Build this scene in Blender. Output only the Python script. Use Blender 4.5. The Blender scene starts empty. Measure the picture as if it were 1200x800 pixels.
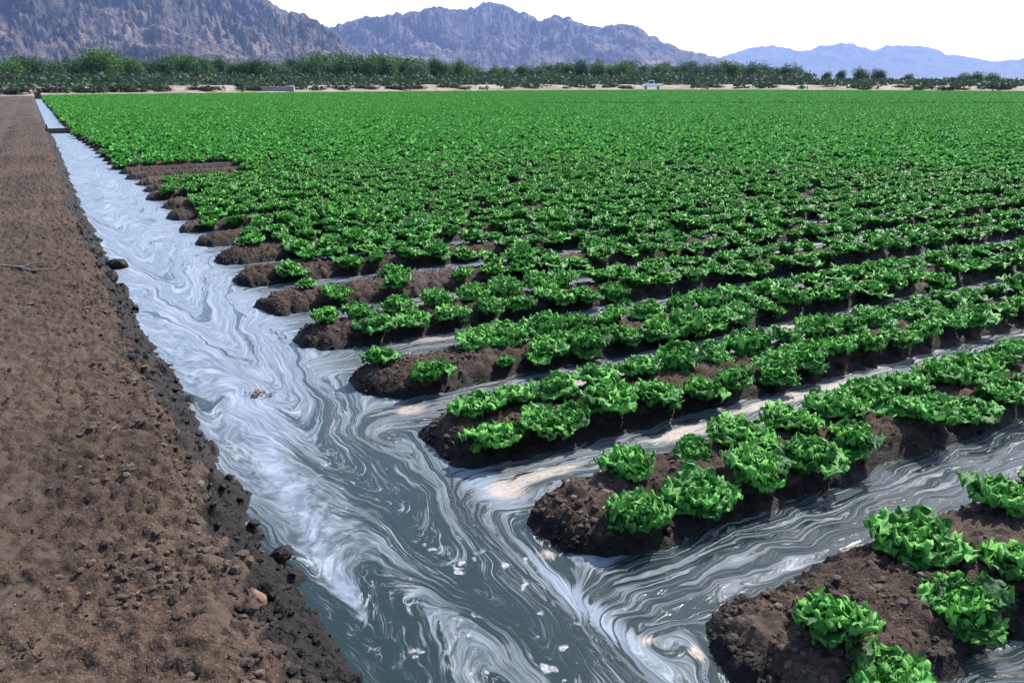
import bpy, bmesh, math, random
import numpy as np
from mathutils import Vector, Matrix

SC = bpy.context.scene
COL = SC.collection
RNG = np.random.default_rng(7)
random.seed(7)

# ------------------------------------------------------------------ camera frame
IMG_W, IMG_H, FPX = 1200.0, 800.0, 933.333
PITCH = math.atan(308 / FPX)          # horizon sits 308 px above the picture centre
CAM_Z = 2.0
DITCH_AZ = math.radians(-29.893)      # heading of the ditch
SD = np.array([math.sin(DITCH_AZ), math.cos(DITCH_AZ)])   # along the ditch, away
TD = np.array([math.cos(DITCH_AZ), -math.sin(DITCH_AZ)])  # along the furrows, right

def ray(px, py):
    u, v = (px - 600) / FPX, (py - 400) / FPX
    return np.array([u, math.cos(PITCH) - v * math.sin(PITCH), -math.sin(PITCH) - v * math.cos(PITCH)])

def ground_xy(px, py, z=0.0):
    r = ray(px, py)
    k = (CAM_Z - z) / -r[2]
    return r[0] * k, r[1] * k

def ground_st(px, py, z=0.0):
    x, y = ground_xy(px, py, z)
    return x * SD[0] + y * SD[1], x * TD[0] + y * TD[1]

def xy(s, t):
    return s * SD[0] + t * TD[0], s * SD[1] + t * TD[1]

def project(x, y, z):
    dx, dy, dz = x, y, z - CAM_Z
    dep = dy * math.cos(PITCH) - dz * math.sin(PITCH)
    up = dy * math.sin(PITCH) + dz * math.cos(PITCH)
    return 600 + FPX * dx / dep, 400 - FPX * up / dep, dep

def elev(py):
    r = ray(600, py)
    return r[2] / r[1]

# ------------------------------------------------------------------ noise (numpy)
_perm = np.random.default_rng(3).permutation(4096)
_grad = np.random.default_rng(4).uniform(0, 2 * np.pi, 4096)
_gx, _gy = np.cos(_grad), np.sin(_grad)

def gnoise(x, y):
    xi, yi = np.floor(x).astype(np.int64), np.floor(y).astype(np.int64)
    xf, yf = x - xi, y - yi
    u = xf * xf * xf * (xf * (xf * 6 - 15) + 10)
    v = yf * yf * yf * (yf * (yf * 6 - 15) + 10)
    def g(ix, iy, dx, dy):
        h = _perm[(_perm[ix & 4095] + iy) & 4095]
        return _gx[h] * dx + _gy[h] * dy
    a = g(xi, yi, xf, yf); b = g(xi + 1, yi, xf - 1, yf)
    c = g(xi, yi + 1, xf, yf - 1); d = g(xi + 1, yi + 1, xf - 1, yf - 1)
    return 1.5 * ((a + (b - a) * u) + ((c + (d - c) * u) - (a + (b - a) * u)) * v)

def fbm(x, y, octaves=4, gain=0.5):
    r, amp = 0.0, 1.0
    for i in range(octaves):
        r = r + amp * gnoise(x + 17.3 * i, y - 9.1 * i)
        x, y, amp = x * 2.03, y * 2.03, amp * gain
    return r

def ridged(x, y, octaves=5, gain=0.55):
    r, amp = 0.0, 1.0
    for i in range(octaves):
        r = r + amp * (1 - np.abs(gnoise(x + 31.7 * i, y + 5.3 * i)))
        x, y, amp = x * 2.05, y * 2.05, amp * gain
    return r

def sstep(a, b, x):
    t = np.clip((x - a) / (b - a), 0, 1)
    return t * t * (3 - 2 * t)

# ------------------------------------------------------------------ object helpers
def np_mesh(name, verts, faces, smooth=True):
    """verts Nx3, faces MxK (one K for all)"""
    me = bpy.data.meshes.new(name)
    verts = np.asarray(verts, np.float32); faces = np.asarray(faces, np.int32)
    n, k = faces.shape
    me.vertices.add(len(verts)); me.vertices.foreach_set('co', verts.ravel())
    me.loops.add(n * k); me.loops.foreach_set('vertex_index', faces.ravel())
    me.polygons.add(n)
    me.polygons.foreach_set('loop_start', np.arange(0, n * k, k, dtype=np.int32))
    me.polygons.foreach_set('use_smooth', np.full(n, smooth, dtype=bool))
    me.update(calc_edges=True)
    return me

def fattr(me, name, vals):
    a = me.attributes.new(name, 'FLOAT', 'POINT'); a.data.foreach_set('value', np.asarray(vals, np.float32))

def vattr(me, name, vals):
    a = me.attributes.new(name, 'FLOAT_VECTOR', 'POINT'); a.data.foreach_set('vector', np.asarray(vals, np.float32).ravel())

def obj(name, me, mat=None, parent=None):
    o = bpy.data.objects.new(name, me); COL.objects.link(o)
    if mat is not None and me is not None and len(me.materials) == 0:
        me.materials.append(mat)
    if parent: o.parent = parent
    return o

def tag(o, label=None, cat=None, group=None, kind=None):
    if label: o['label'] = label
    if cat: o['category'] = cat
    if group: o['group'] = group
    if kind: o['kind'] = kind
    return o

def empty(name, loc, rz=0.0):
    o = bpy.data.objects.new(name, None); COL.objects.link(o)
    o.empty_display_size = 0.1
    o.location = loc; o.rotation_euler = (0, 0, rz)
    return o

def grid_faces(nr, nc):
    i = np.arange(nr - 1)[:, None] * nc + np.arange(nc - 1)[None, :]
    return np.stack([i, i + 1, i + nc + 1, i + nc], -1).reshape(-1, 4)

def bm_mesh(name, bm, smooth=False):
    me = bpy.data.meshes.new(name); bm.to_mesh(me); bm.free()
    for p in me.polygons: p.use_smooth = smooth
    return me

def bm_box(bm, c, size, bevel=0.0, rot=None):
    r = bmesh.ops.create_cube(bm, size=1.0)
    M = Matrix.Translation(c) @ (rot or Matrix.Identity(4)) @ Matrix.Diagonal((*size, 1))
    bmesh.ops.transform(bm, matrix=M, verts=r['verts'])
    if bevel:
        es = list({e for v in r['verts'] for e in v.link_edges})
        bmesh.ops.bevel(bm, geom=es, offset=bevel, segments=2, affect='EDGES', profile=0.6)

def tube(pts, radii, seg=7):
    """tapered tube along pts -> verts, quads"""
    pts = np.asarray(pts, float); vs, fs = [], []
    for i, p in enumerate(pts):
        d = pts[min(i + 1, len(pts) - 1)] - pts[max(i - 1, 0)]
        d = d / (np.linalg.norm(d) + 1e-9)
        a = np.cross(d, [0.3, 0.2, 1.0]) if abs(d[2]) < .9 else np.cross(d, [1, 0.1, 0])
        a /= np.linalg.norm(a); b = np.cross(d, a)
        for k in range(seg):
            th = 2 * math.pi * k / seg
            vs.append(p + radii[i] * (math.cos(th) * a + math.sin(th) * b))
    for i in range(len(pts) - 1):
        for k in range(seg):
            k2 = (k + 1) % seg
            fs.append((i * seg + k, i * seg + k2, (i + 1) * seg + k2, (i + 1) * seg + k))
    return np.array(vs), np.array(fs)

# ------------------------------------------------------------------ node helpers
class NT:
    def __init__(self, name):
        self.m = bpy.data.materials.new(name); self.m.use_nodes = True
        self.t = self.m.node_tree; self.t.nodes.clear()
        self.out = self.t.nodes.new('ShaderNodeOutputMaterial')
    def n(self, kind, **kw):
        nd = self.t.nodes.new(kind)
        for k, v in kw.items(): setattr(nd, k, v)
        return nd
    def l(self, a, b): self.t.links.new(a, b)
    def sock(self, node, key, val):
        if hasattr(val, 'is_linked') or hasattr(val, 'links'): self.l(val, node.inputs[key])
        else: node.inputs[key].default_value = val
    def math(self, op, a, b=0.0, c=None, clamp=False):
        nd = self.n('ShaderNodeMath', operation=op, use_clamp=clamp)
        self.sock(nd, 0, a); self.sock(nd, 1, b)
        if c is not None: self.sock(nd, 2, c)
        return nd.outputs[0]
    def noise(self, vec, scale, detail=4, rough=0.55, dist=0.0, out=0):
        nd = self.n('ShaderNodeTexNoise')
        if vec is not None: self.l(vec, nd.inputs['Vector'])
        for k, v in (('Scale', scale), ('Detail', detail), ('Roughness', rough), ('Distortion', dist)):
            nd.inputs[k].default_value = v
        return nd.outputs[out]
    def ramp(self, x, a, b, lo=0.0, hi=1.0):
        nd = self.n('ShaderNodeMapRange', interpolation_type='SMOOTHSTEP')
        self.sock(nd, 0, x)
        self.sock(nd, 1, a); self.sock(nd, 2, b); self.sock(nd, 3, lo); self.sock(nd, 4, hi)
        return nd.outputs[0]
    def mix(self, f, a, b):
        nd = self.n('ShaderNodeMix', data_type='RGBA')
        self.sock(nd, 0, f)
        self.sock(nd, 6, a if not isinstance(a, tuple) else (*a, 1)); self.sock(nd, 7, b if not isinstance(b, tuple) else (*b, 1))
        return nd.outputs[2]
    def attr(self, name, out='Fac'):
        return self.n('ShaderNodeAttribute', attribute_name=name).outputs[out]
    def pos(self): return self.n('ShaderNodeNewGeometry').outputs['Position']
    def bump(self, h, strength=0.5, dist=0.02, normal=None):
        nd = self.n('ShaderNodeBump'); nd.inputs['Strength'].default_value = strength
        nd.inputs['Distance'].default_value = dist; self.l(h, nd.inputs['Height'])
        if normal is not None: self.l(normal, nd.inputs['Normal'])
        return nd.outputs[0]
    def pbr(self, color, rough=0.8, normal=None, spec=0.5, metallic=0.0, connect=True):
        p = self.n('ShaderNodeBsdfPrincipled')
        self.sock(p, 'Base Color', color if not isinstance(color, tuple) else (*color, 1))
        self.sock(p, 'Roughness', rough); self.sock(p, 'Specular IOR Level', spec)
        p.inputs['Metallic'].default_value = metallic
        if normal is not None: self.l(normal, p.inputs['Normal'])
        if connect: self.l(p.outputs[0], self.out.inputs[0])
        return p.outputs[0]

def sep(nt, v, i):
    nd = nt.n('ShaderNodeSeparateXYZ'); nt.l(v, nd.inputs[0]); return nd.outputs[i]

# ------------------------------------------------------------------ materials
def mat_soil():
    nt = NT('soil'); P = nt.pos()
    n1 = nt.noise(P, 2.2, 5); n2 = nt.noise(P, 17, 6, .65); n3 = nt.noise(P, 90, 4, .6)
    c = nt.mix(nt.ramp(n1, .35, .65), (0.04017, 0.02758, 0.02023), (0.06284, 0.04432, 0.03293))
    c = nt.mix(nt.ramp(n2, .45, .66), c, (0.0206, 0.01477, 0.01129))
    c = nt.mix(nt.ramp(n3, .50, .70), c, (0.1056, 0.07387, 0.05551))
    c = nt.mix(nt.math('MULTIPLY', nt.ramp(nt.noise(P, .9, 4, .6, .5), .56, .64), .5), c, (0.08498, 0.06304, 0.04892))
    wet = nt.ramp(nt.math('ADD', nt.attr('wet'), nt.math('MULTIPLY', nt.math('SUBTRACT', n2, .5), .7)), .35, .75)
    c = nt.mix(nt.ramp(nt.noise(P, .35, 4, .6, .4), .42, .60, 0.0, .55), c, (.020, .0145, .011))
    m1 = nt.n('ShaderNodeMapping'); m1.inputs['Rotation'].default_value = (0, 0, DITCH_AZ); nt.l(P, m1.inputs['Vector'])
    m2 = nt.n('ShaderNodeMapping'); m2.inputs['Scale'].default_value = (2.6, .10, 1); nt.l(m1.outputs[0], m2.inputs['Vector'])
    c = nt.mix(nt.ramp(nt.noise(m2.outputs[0], 1.0, 4, .6), .44, .62, 0.0, .5), c, (.066, .047, .035))   # lengthwise wheel-worn bands
    pack = nt.ramp(nt.noise(P, 1.6, 3, .5, .3), .56, .64)          # smoother trodden patches
    c = nt.mix(nt.math('MULTIPLY', pack, .6), c, (.050, .038, .031))
    c = nt.mix(wet, c, nt.mix(n3, (0.0036, 0.003, 0.003), (0.012, 0.0096, 0.0084)))
    far = nt.attr('far')
    c = nt.mix(far, c, nt.mix(nt.noise(P, .05, 4), (0.12, 0.099, 0.072), (0.18, 0.15, 0.12)))
    rough = nt.ramp(wet, 0, 1, .95, .62)
    h = nt.math('MULTIPLY', nt.math('ADD', nt.math('MULTIPLY', n2, .9), nt.math('MULTIPLY', n3, .35)), nt.ramp(pack, 0, 1, 1.0, .4))
    nt.pbr(c, rough, nt.bump(h, 1.0, .03), spec=.16)
    return nt.m

def mat_clod():
    nt = NT('soil_clod'); P = nt.pos()
    n2 = nt.noise(P, 30, 5, .6); n3 = nt.noise(P, 160, 3, .6)
    c = nt.mix(nt.ramp(n2, .35, .65), (0.0336, 0.02352, 0.01776), (0.0672, 0.04896, 0.03744))
    c = nt.mix(nt.attr('pale'), c, (0.12, 0.0912, 0.0696))
    wet = nt.attr('wet')
    c = nt.mix(wet, c, (0.006, 0.0048, 0.0048))
    nt.pbr(c, nt.ramp(wet, 0, 1, .95, .62), nt.bump(n3, .6, .008), spec=.16)
    return nt.m

def mat_water():
    nt = NT('foamy_water')
    P = nt.pos(); F = nt.attr('flow', 'Vector'); cov = nt.attr('cover'); cream = nt.attr('cream'); fur = nt.attr('furrow')
    big = nt.noise(F, 1.9, 8, .58, .5)
    mid = nt.noise(F, 7.5, 8, .62, .9)
    fine = nt.noise(F, 17, 5, .6, .6)
    # broad sheets of thin foam
    v = nt.math('ADD', nt.math('MULTIPLY', big, .74), nt.math('MULTIPLY', mid, .26))
    th = nt.math('SUBTRACT', .66, nt.math('MULTIPLY', cov, .27))
    sheet = nt.ramp(nt.math('SUBTRACT', v, th), -.022, .030)
    # marbled filaments: level lines of the stirred noise
    def lines(x, k, w):
        s = nt.math('FRACT', nt.math('MULTIPLY', x, k))
        return nt.ramp(nt.math('ABSOLUTE', nt.math('SUBTRACT', s, .5)), 0.0, w, 1.0, 0.0)
    l1 = lines(nt.noise(F, 3.2, 7, .58, .8), 7.0, .15)
    l2 = lines(nt.noise(F, 8.5, 6, .58, .5), 5.0, .17)
    brk = nt.ramp(nt.noise(F, 3.3, 5, .6), .42, .60)
    brk2 = nt.ramp(nt.noise(F, 8.0, 3, .6), .45, .62)
    fil = nt.math('MAXIMUM', nt.math('MULTIPLY', l1, brk), nt.math('MULTIPLY', nt.math('MULTIPLY', l2, brk2), .55))
    fil = nt.math('MULTIPLY', fil, nt.math('MULTIPLY', nt.ramp(cov, .0, .35, .35, 1.0), nt.ramp(cov, .65, 1.0, 1.0, .25)))
    # flecks of froth
    vo = nt.n('ShaderNodeTexVoronoi'); vo.inputs['Scale'].default_value = 15.0
    warp = nt.n('ShaderNodeVectorMath', operation='ADD')
    wn = nt.n('ShaderNodeTexNoise'); nt.l(P, wn.inputs['Vector']); wn.inputs['Scale'].default_value = 9
    wsc = nt.n('ShaderNodeVectorMath', operation='SCALE'); nt.l(wn.outputs['Color'], wsc.inputs[0]); wsc.inputs['Scale'].default_value = .15
    nt.l(P, warp.inputs[0]); nt.l(wsc.outputs[0], warp.inputs[1]); nt.l(warp.outputs[0], vo.inputs['Vector'])
    fsel = sep(nt, vo.outputs['Color'], 0)
    fr = nt.math('MULTIPLY', nt.ramp(fsel, .30, 1.0, 0.0, .42), nt.attr('froth'))
    fleck = nt.math('MULTIPLY', nt.ramp(nt.math('SUBTRACT', fr, vo.outputs['Distance']), -.05, .16), nt.ramp(nt.noise(P, 70, 4, .75), .3, .62, .25, .9))
    fleck = nt.math('MULTIPLY', fleck, nt.ramp(nt.noise(P, 1.7, 2), .34, .46))
    fleck = nt.math('MULTIPLY', fleck, nt.ramp(fur, 0, 1, 1.0, .35))
    thin = nt.math('MULTIPLY', sheet, nt.ramp(fine, .30, .62, nt.ramp(cov, .5, 1.0, .45, .82), .95))
    foam = nt.math('MAXIMUM', nt.math('MAXIMUM', thin, nt.math('MULTIPLY', fil, .9)), fleck, clamp=True)
    creamf = nt.math('MULTIPLY', nt.ramp(nt.math('ADD', cream, nt.math('MULTIPLY', nt.math('SUBTRACT', nt.noise(F, 6, 6, .65, .6), .5), 2.2)), .45, 1.05), nt.ramp(nt.noise(P, 40, 5, .7), .3, .65, .55, .95))
    foam = nt.math('MAXIMUM', foam, creamf, clamp=True)
    c = nt.mix(nt.noise(F, .9, 3), (.005, .013, .013), (.009, .019, .018))
    film = nt.mix(nt.ramp(fine, .35, .7), (.038, .056, .070), (.088, .112, .136))
    fc = nt.mix(nt.ramp(cov, .55, .95), film, nt.mix(nt.ramp(fine, .35, .7), (.085, .118, .158), (.150, .188, .238)))
    mott = nt.noise(F, 4.5, 7, .66, .9)
    fc = nt.mix(nt.math('MULTIPLY', nt.ramp(mott, .47, .66), nt.ramp(cov, .4, .95, .22, .75)), fc, (.26, .29, .35))
    fc = nt.mix(nt.math('MAXIMUM', fleck, nt.math('MULTIPLY', fil, .50)), fc, (.37, .38, .41))
    fc = nt.mix(creamf, fc, (.34, .285, .235))
    c = nt.mix(foam, c, fc)
    rough = nt.ramp(foam, 0, .7, .04, .55)
    rip = nt.math('ADD', nt.noise(P, 16, 3, .5, .5), nt.math('MULTIPLY', nt.noise(P, 55, 2), .35))
    h = nt.math('ADD', nt.math('MULTIPLY', rip, .30), nt.math('MULTIPLY', foam, .5))
    b_ = nt.pbr(c, rough, nt.bump(h, .55, .012), spec=.5)
    b_.node.inputs['IOR'].default_value = 1.33
    return nt.m

def mat_lettuce():
    nt = NT('lettuce_leaf'); P = nt.pos()
    tint = nt.attr('tint'); oi = nt.n('ShaderNodeObjectInfo').outputs['Random']
    n = nt.noise(P, 28, 4, .6)
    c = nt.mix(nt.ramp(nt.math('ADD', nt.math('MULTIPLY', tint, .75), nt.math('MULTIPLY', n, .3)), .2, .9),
               (.003, .044, .008), (.115, .350, .060))  # paler leaf margins; widened contrast also paints in highlights and dark gaps
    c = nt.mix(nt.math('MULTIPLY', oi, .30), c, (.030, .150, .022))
    c = nt.mix(nt.ramp(nt.noise(P, 6, 3), .60, .72, 0.0, .30), c, (.150, .330, .050))
    c = nt.mix(nt.attr('rib'), c, (.12, .25, .09))
    nb = nt.noise(P, 75, 3, .6)
    nrm = nt.bump(nb, .5, .008)
    p = nt.pbr(c, .55, nrm, spec=.16, connect=False)
    tr = nt.n('ShaderNodeBsdfTranslucent'); nt.l(nt.mix(.5, c, (.04, .17, .02)), tr.inputs[0])
    ms = nt.n('ShaderNodeMixShader'); ms.inputs[0].default_value = .22
    nt.l(p, ms.inputs[1]); nt.l(tr.outputs[0], ms.inputs[2]); nt.l(ms.outputs[0], nt.out.inputs[0])
    return nt.m

def mat_lettuce_far():
    nt = NT('lettuce_leaf_field'); P = nt.pos()
    oi = nt.n('ShaderNodeObjectInfo').outputs['Random']
    c = nt.mix(nt.ramp(nt.attr('tint'), .1, .9), (.009, .090, .015), (.098, .335, .056))
    c = nt.mix(nt.math('MULTIPLY', oi, .4), c, (.028, .165, .028))
    c = nt.mix(nt.ramp(nt.noise(P, .09, 4), .48, .72, 0.0, .35), c, (.05, .20, .03))
    p = nt.pbr(c, .7, None, spec=.08, connect=False)
    tr = nt.n('ShaderNodeBsdfTranslucent'); nt.l(c, tr.inputs[0])
    ms = nt.n('ShaderNodeMixShader'); ms.inputs[0].default_value = .25
    nt.l(p, ms.inputs[1]); nt.l(tr.outputs[0], ms.inputs[2]); nt.l(ms.outputs[0], nt.out.inputs[0])
    return nt.m

def mat_tree(name, dark, light):
    nt = NT(name); P = nt.pos()
    oi = nt.n('ShaderNodeObjectInfo').outputs['Random']
    f = nt.math('ADD', nt.math('MULTIPLY', nt.noise(P, .55, 4), .9), nt.math('MULTIPLY', oi, .3))
    c = nt.mix(nt.ramp(f, .35, .85), dark, light)
    p = nt.pbr(c, .7, None, spec=.2, connect=False)
    tr = nt.n('ShaderNodeBsdfTranslucent'); nt.l(c, tr.inputs[0])
    ms = nt.n('ShaderNodeMixShader'); ms.inputs[0].default_value = .2
    nt.l(p, ms.inputs[1]); nt.l(tr.outputs[0], ms.inputs[2]); nt.l(ms.outputs[0], nt.out.inputs[0])
    return nt.m

def mat_rock_mountain(name, a, b):
    nt = NT(name); P = nt.pos()
    n1 = nt.noise(P, .005, 8, .65, .6); n2 = nt.noise(P, .035, 5, .65)
    c = nt.mix(nt.ramp(n1, .36, .64), a, b)
    c = nt.mix(nt.ramp(n2, .48, .72), c, tuple(x * .55 for x in a))  # darker noise patches put into the colour to deepen the rock's shadows
    nt.pbr(c, .95, nt.bump(nt.math('ADD', n1, nt.math('MULTIPLY', n2, .5)), 1.0, 110.0), spec=.1)
    return nt.m

def mat_plain(name, col, rough=.6, var=.25, scale=6.0, spec=.4, metallic=0.0, bump=0.0):
    nt = NT(name); P = nt.pos()
    n = nt.noise(P, scale, 5)
    c = nt.mix(nt.ramp(n, .3, .7), tuple(x * (1 - var) for x in col), tuple(min(1, x * (1 + var)) for x in col))
    nrm = nt.bump(n, .6, bump) if bump else None
    nt.pbr(c, rough, nrm, spec=spec, metallic=metallic)
    return nt.m

M_SOIL, M_CLOD, M_WATER, M_LET = mat_soil(), mat_clod(), mat_water(), mat_lettuce()

# ------------------------------------------------------------------ the field's layout (metres along s = ditch, t = furrows)
CENT = [-4.2, -3.05, -1.9, -.75, .41, 1.56, 2.70, 3.76, 4.86, 6.04, 7.2]
TIP = [1.8, 1.8, 1.8, 1.8, 1.84, 1.80, 1.70, 1.61, 1.57, 1.52, 1.47]
while CENT[-1] < 112:
    CENT.append(CENT[-1] + 1.15); s_ = CENT[-1]
    TIP.append(float(np.interp(s_, [8, 17, 34, 37, 84], [1.46, 1.44, .98, .92, .66])) + RNG.uniform(-.05, .05))
CENT, TIP = np.array(CENT), np.array(TIP)
MID = (CENT[1:] + CENT[:-1]) / 2
HALF = .335

def t_left(s):
    return np.interp(s, [-5, 2.2, 3.4, 5, 7.5, 14.6, 34, 36, 91], [.70, .64, .60, .56, .49, .40, .40, .33, .15])

def t_right(s):
    return np.interp(s, [-5, 1.6, 4, 8.5, 17, 34, 37, 84], [1.75, 1.70, 1.58, 1.46, 1.43, .98, .92, .65])

def ground_h(s, t, fine=True):
    w1 = fbm(s * 2.3 + 5, t * 2.3, 3); w2 = fbm(s * 9, t * 9 + 40, 3)
    near = 1 - sstep(25, 60, np.hypot(s, t))
    # left bank
    dl = t_left(s) - t + (.065 * w1 + .055 * w2) * near
    hb = np.interp(dl, [-.6, -.25, 0, .07, .15, .22, .29, .45, 4], [-.32, -.22, 0, .065, .130, .205, .250, .262, .27])
    # beds with rounded ends
    k = np.clip(np.searchsorted(MID, s), 0, len(CENT) - 1)
    q1 = np.abs(s - CENT[k]) - (np.where(k > 7, .31, HALF) - .28) + (.035 * w1 + .03 * w2) * near
    q2 = (TIP[k] + .02 + .06 * w1 * near) + .28 - t
    d = np.hypot(np.maximum(q1, 0), np.maximum(q2, 0)) + np.minimum(np.maximum(q1, q2), 0) - .28
    hr = np.interp(-d, [-.5, -.12, 0, .06, .14, .24, .37], [-.26, -.11, 0, .062, .108, .130, .138])
    h = np.maximum(hb, hr)
    land = sstep(-.05, .08, h)
    if fine:
        a = .35 + .65 * land
        h = h + a * near * (.024 * fbm(s * 13, t * 13, 4) + .014 * (np.abs(gnoise(s * 27, t * 27)) * 2 - .6) + .006 * gnoise(s * 66, t * 66))
        h = h + land * (.035 * fbm(s * .8, t * .8 + 9, 3)) * np.where(t < .3, 1, .25)
        # faint wheel ruts in the bank road
        h = h - np.where(t < 0, 1, 0) * .045 * (np.exp(-((t + 1.0) / .16) ** 2) + np.exp(-((t + 2.6) / .18) ** 2)) * (.6 + .4 * gnoise(s * .5, t))
    # the field ends, the ground runs on flat
    fade = np.maximum(sstep(98, 112, s), sstep(150, 260, np.hypot(s, t)))
    return h * (1 - fade) + .06 * fade

def lines(lo, hi, a, b, cap, zero=0.0, far=25000.0, ext_lo=True, ext_hi=True):
    out = [zero]
    x = zero
    while x < hi: x += min(max(a + b * abs(x - zero), a), cap); out.append(x)
    st = cap
    if ext_hi:
        while x < far: st *= 1.16; x += st; out.append(x)
    x = zero; neg = []
    while x > lo: x -= min(a + b * abs(x - zero), cap); neg.append(x)
    st = min(a + b * abs(x - zero), cap)
    if ext_lo:
        while x > -far: st *= 1.3; x -= st; neg.append(x)
    return np.array(neg[::-1] + out)

# ------------------------------------------------------------------ ground
sl = lines(-2.5, 114, .011, .0036, .16, zero=1.4, far=21000)
tl_ = lines(-6, 14, .011, .0045, .10, zero=.8, far=21000)
S, T = np.meshgrid(sl, tl_, indexing='ij')
Hh = ground_h(S, T)
X, Y = xy(S, T)
me = np_mesh('ground', np.stack([X, Y, Hh], -1).reshape(-1, 3), grid_faces(*S.shape)[:, ::-1])
wet = 1 - sstep(.03, .115, Hh + .02 * fbm(S * 6, T * 6, 3))
# the bank's flank below the crest is soaked through, the crest is dry
flank = sstep(.08, .16, t_left(S) - T) 
wet = np.where((T < t_left(S)), np.maximum(wet, 1.0 * (1 - sstep(.175, .245, Hh + .03 * fbm(S * 5, T * 5, 3)))), wet)
wet = wet * (1 - sstep(60, 110, np.hypot(S, T)))
fattr(me, 'wet', wet.ravel())
Yw = Y
far = np.maximum(sstep(104, 116, S) , sstep(150, 158, Yw + .0 * X)) * (1 - 0 * S)
fattr(me, 'far', far.ravel())
tag(obj('ground', me, M_SOIL), 'brown soil of the bank road and raised planting beds', 'ground', kind='structure')

# ------------------------------------------------------------------ water, stirred by its own flow
ws = lines(-1.5, 99, .013, .0045, .5, zero=2.0, ext_lo=False, ext_hi=False)
wt = lines(-.3, 44, .013, .010, .8, zero=1.7, ext_lo=False, ext_hi=False)
WS, WT = np.meshgrid(ws, wt, indexing='ij')
VORT = [(5.35, .95, .24, 2.6), (4.15, 1.28, .26, -2.9), (3.3, 1.30, .22, 2.6), (2.75, .95, .20, -2.4), (6.6, 1.2, .25, -2.0),
        (2.25, 1.3, .2, 2.2), (8.6, .95, .3, 2.0), (2.1, 1.0, .15, -2.4), (3.8, .9, .16, 2.0), (4.7, 1.35, .15, 2.4), (11, 1.0, .3, -2),
        (1.9, 1.75, .16, -1.6)]
def velocity(s, t):
    L, R = t_left(s), t_right(s)
    wd = 1 - sstep(R - .16, R + .12, t)
    c = (L + R) / 2; hw = (R - L) / 2 + .08
    prof = np.clip(1 - ((t - c) / hw) ** 2, 0, 1)
    prof = prof * (1 + .35 * np.sin(t * 9 + .6 * s))
    k = np.clip(np.searchsorted(CENT, s), 1, len(CENT) - 1)
    fc = (CENT[k] + CENT[k - 1]) / 2
    pf = np.clip(1 - ((s - fc) / .24) ** 2, 0, 1) * (1 + .3 * np.sin(s * 40))
    vs = -wd * prof * 1.0
    vt = -(1 - wd) * pf * 1.5 - wd * np.exp(-(R - t).clip(0) / .12) * pf * .30
    for (a, b, r, g) in VORT:
        ds, dt = s - a, t - b
        e = np.exp(-(ds * ds + dt * dt) / (r * r)) * g
        vs = vs - dt * e; vt = vt + ds * e
    return vs, vt
A, B = WS.copy(), WT.copy()
A += .05 * fbm(WS * 3, WT * 3, 3); B += .03 * fbm(WS * 3 + 50, WT * 3, 3)
for _ in range(44):
    vs, vt = velocity(A, B)
    A -= vs * .042; B -= vt * .042
X, Y = xy(WS, WT)
me = np_mesh('water', np.stack([X, Y, np.zeros_like(X) + .0], -1).reshape(-1, 3), grid_faces(*WS.shape)[:, ::-1])
vattr(me, 'flow', np.stack([A, B, np.zeros_like(A)], -1).reshape(-1, 3))
inD = 1 - sstep(t_right(WS) - .05, t_right(WS) + .25, WT)
cov = np.interp(WS, [1.5, 2.2, 3.2, 4.4, 5.5, 7, 12, 40], [.50, .48, .55, .68, .80, .94, 1.0, 1.0])
furc = np.interp(WS, [0, 2.2, 3.3, 4.4, 6, 12], [.42, .46, .60, .60, .6, .7])  # furrow foam, raised so its blue sheets also stand for reflected sky
cov = cov * inD + furc * (1 - inD)
def blob(px, py, rs, rt, amt):
    s0, t0 = ground_st(px, py)
    return amt * np.exp(-((WS - s0) / rs) ** 2 - ((WT - t0) / rt) ** 2)
for b in [(560, 690, .30, .10, -.55), (640, 740, .28, .10, -.5), (380, 720, .5, .09, -.45), (450, 560, .25, .12, -.25), (690, 650, .3, .08, .35),
          (560, 560, .4, .09, .45), (660, 690, .35, .07, .5), (760, 770, .3, .06, .3), (330, 560, .6, .07, .35), (400, 690, .4, .06, .45),
          (300, 480, .5, .15, .2), (500, 720, .25, .08, .2)]:
    cov = cov + blob(*b)
fattr(me, 'cover', cov.ravel())
fk = np.full_like(WS, .42) * (1 - sstep(4.5, 8, WS))
for b in [(600, 690, .5, .25, .8), (690, 770, .3, .2, .7), (540, 640, .3, .15, .5), (490, 740, .3, .1, .5), (350, 760, .6, .08, .5), (400, 540, .3, .15, .4)]: fk = fk + blob(*b)
fattr(me, 'froth', np.clip(fk, 0, 1).ravel())
cream = .32 * (1 - inD) * sstep(3.0, 3.3, WS) * (1 - sstep(9, 13, WS))
for b in [(595, 575, .10, .10, 1.3), (640, 555, .05, .25, 1.0), (800, 508, .06, .22, 1.2), (900, 385, .11, .6, 1.15), (710, 440, .09, .5, 1.0),
          (480, 480, .07, .12, 1.1), (640, 650, .06, .05, 1.2), (760, 750, .035, .05, 1.0), (1000, 640, .03, .12, .8), (850, 715, .04, .05, .9),
          (930, 465, .06, .6, 1.1), (1040, 425, .06, .5, 1.0), (800, 410, .08, .5, 1.0), (305, 463, .10, .06, .8), (815, 765, .05, .05, 1.0), (520, 395, .08, .3, .7), (485, 762, .02, .03, 1.0), (580, 335, .1, .4, .5)]:
    cream = cream + blob(*b)
fattr(me, 'cream', np.clip(cream, 0, 1).ravel())
fattr(me, 'furrow', (1 - inD).ravel())
tag(obj('water', me, M_WATER), 'foamy irrigation water filling the ditch and furrows', 'water', kind='structure')

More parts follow.
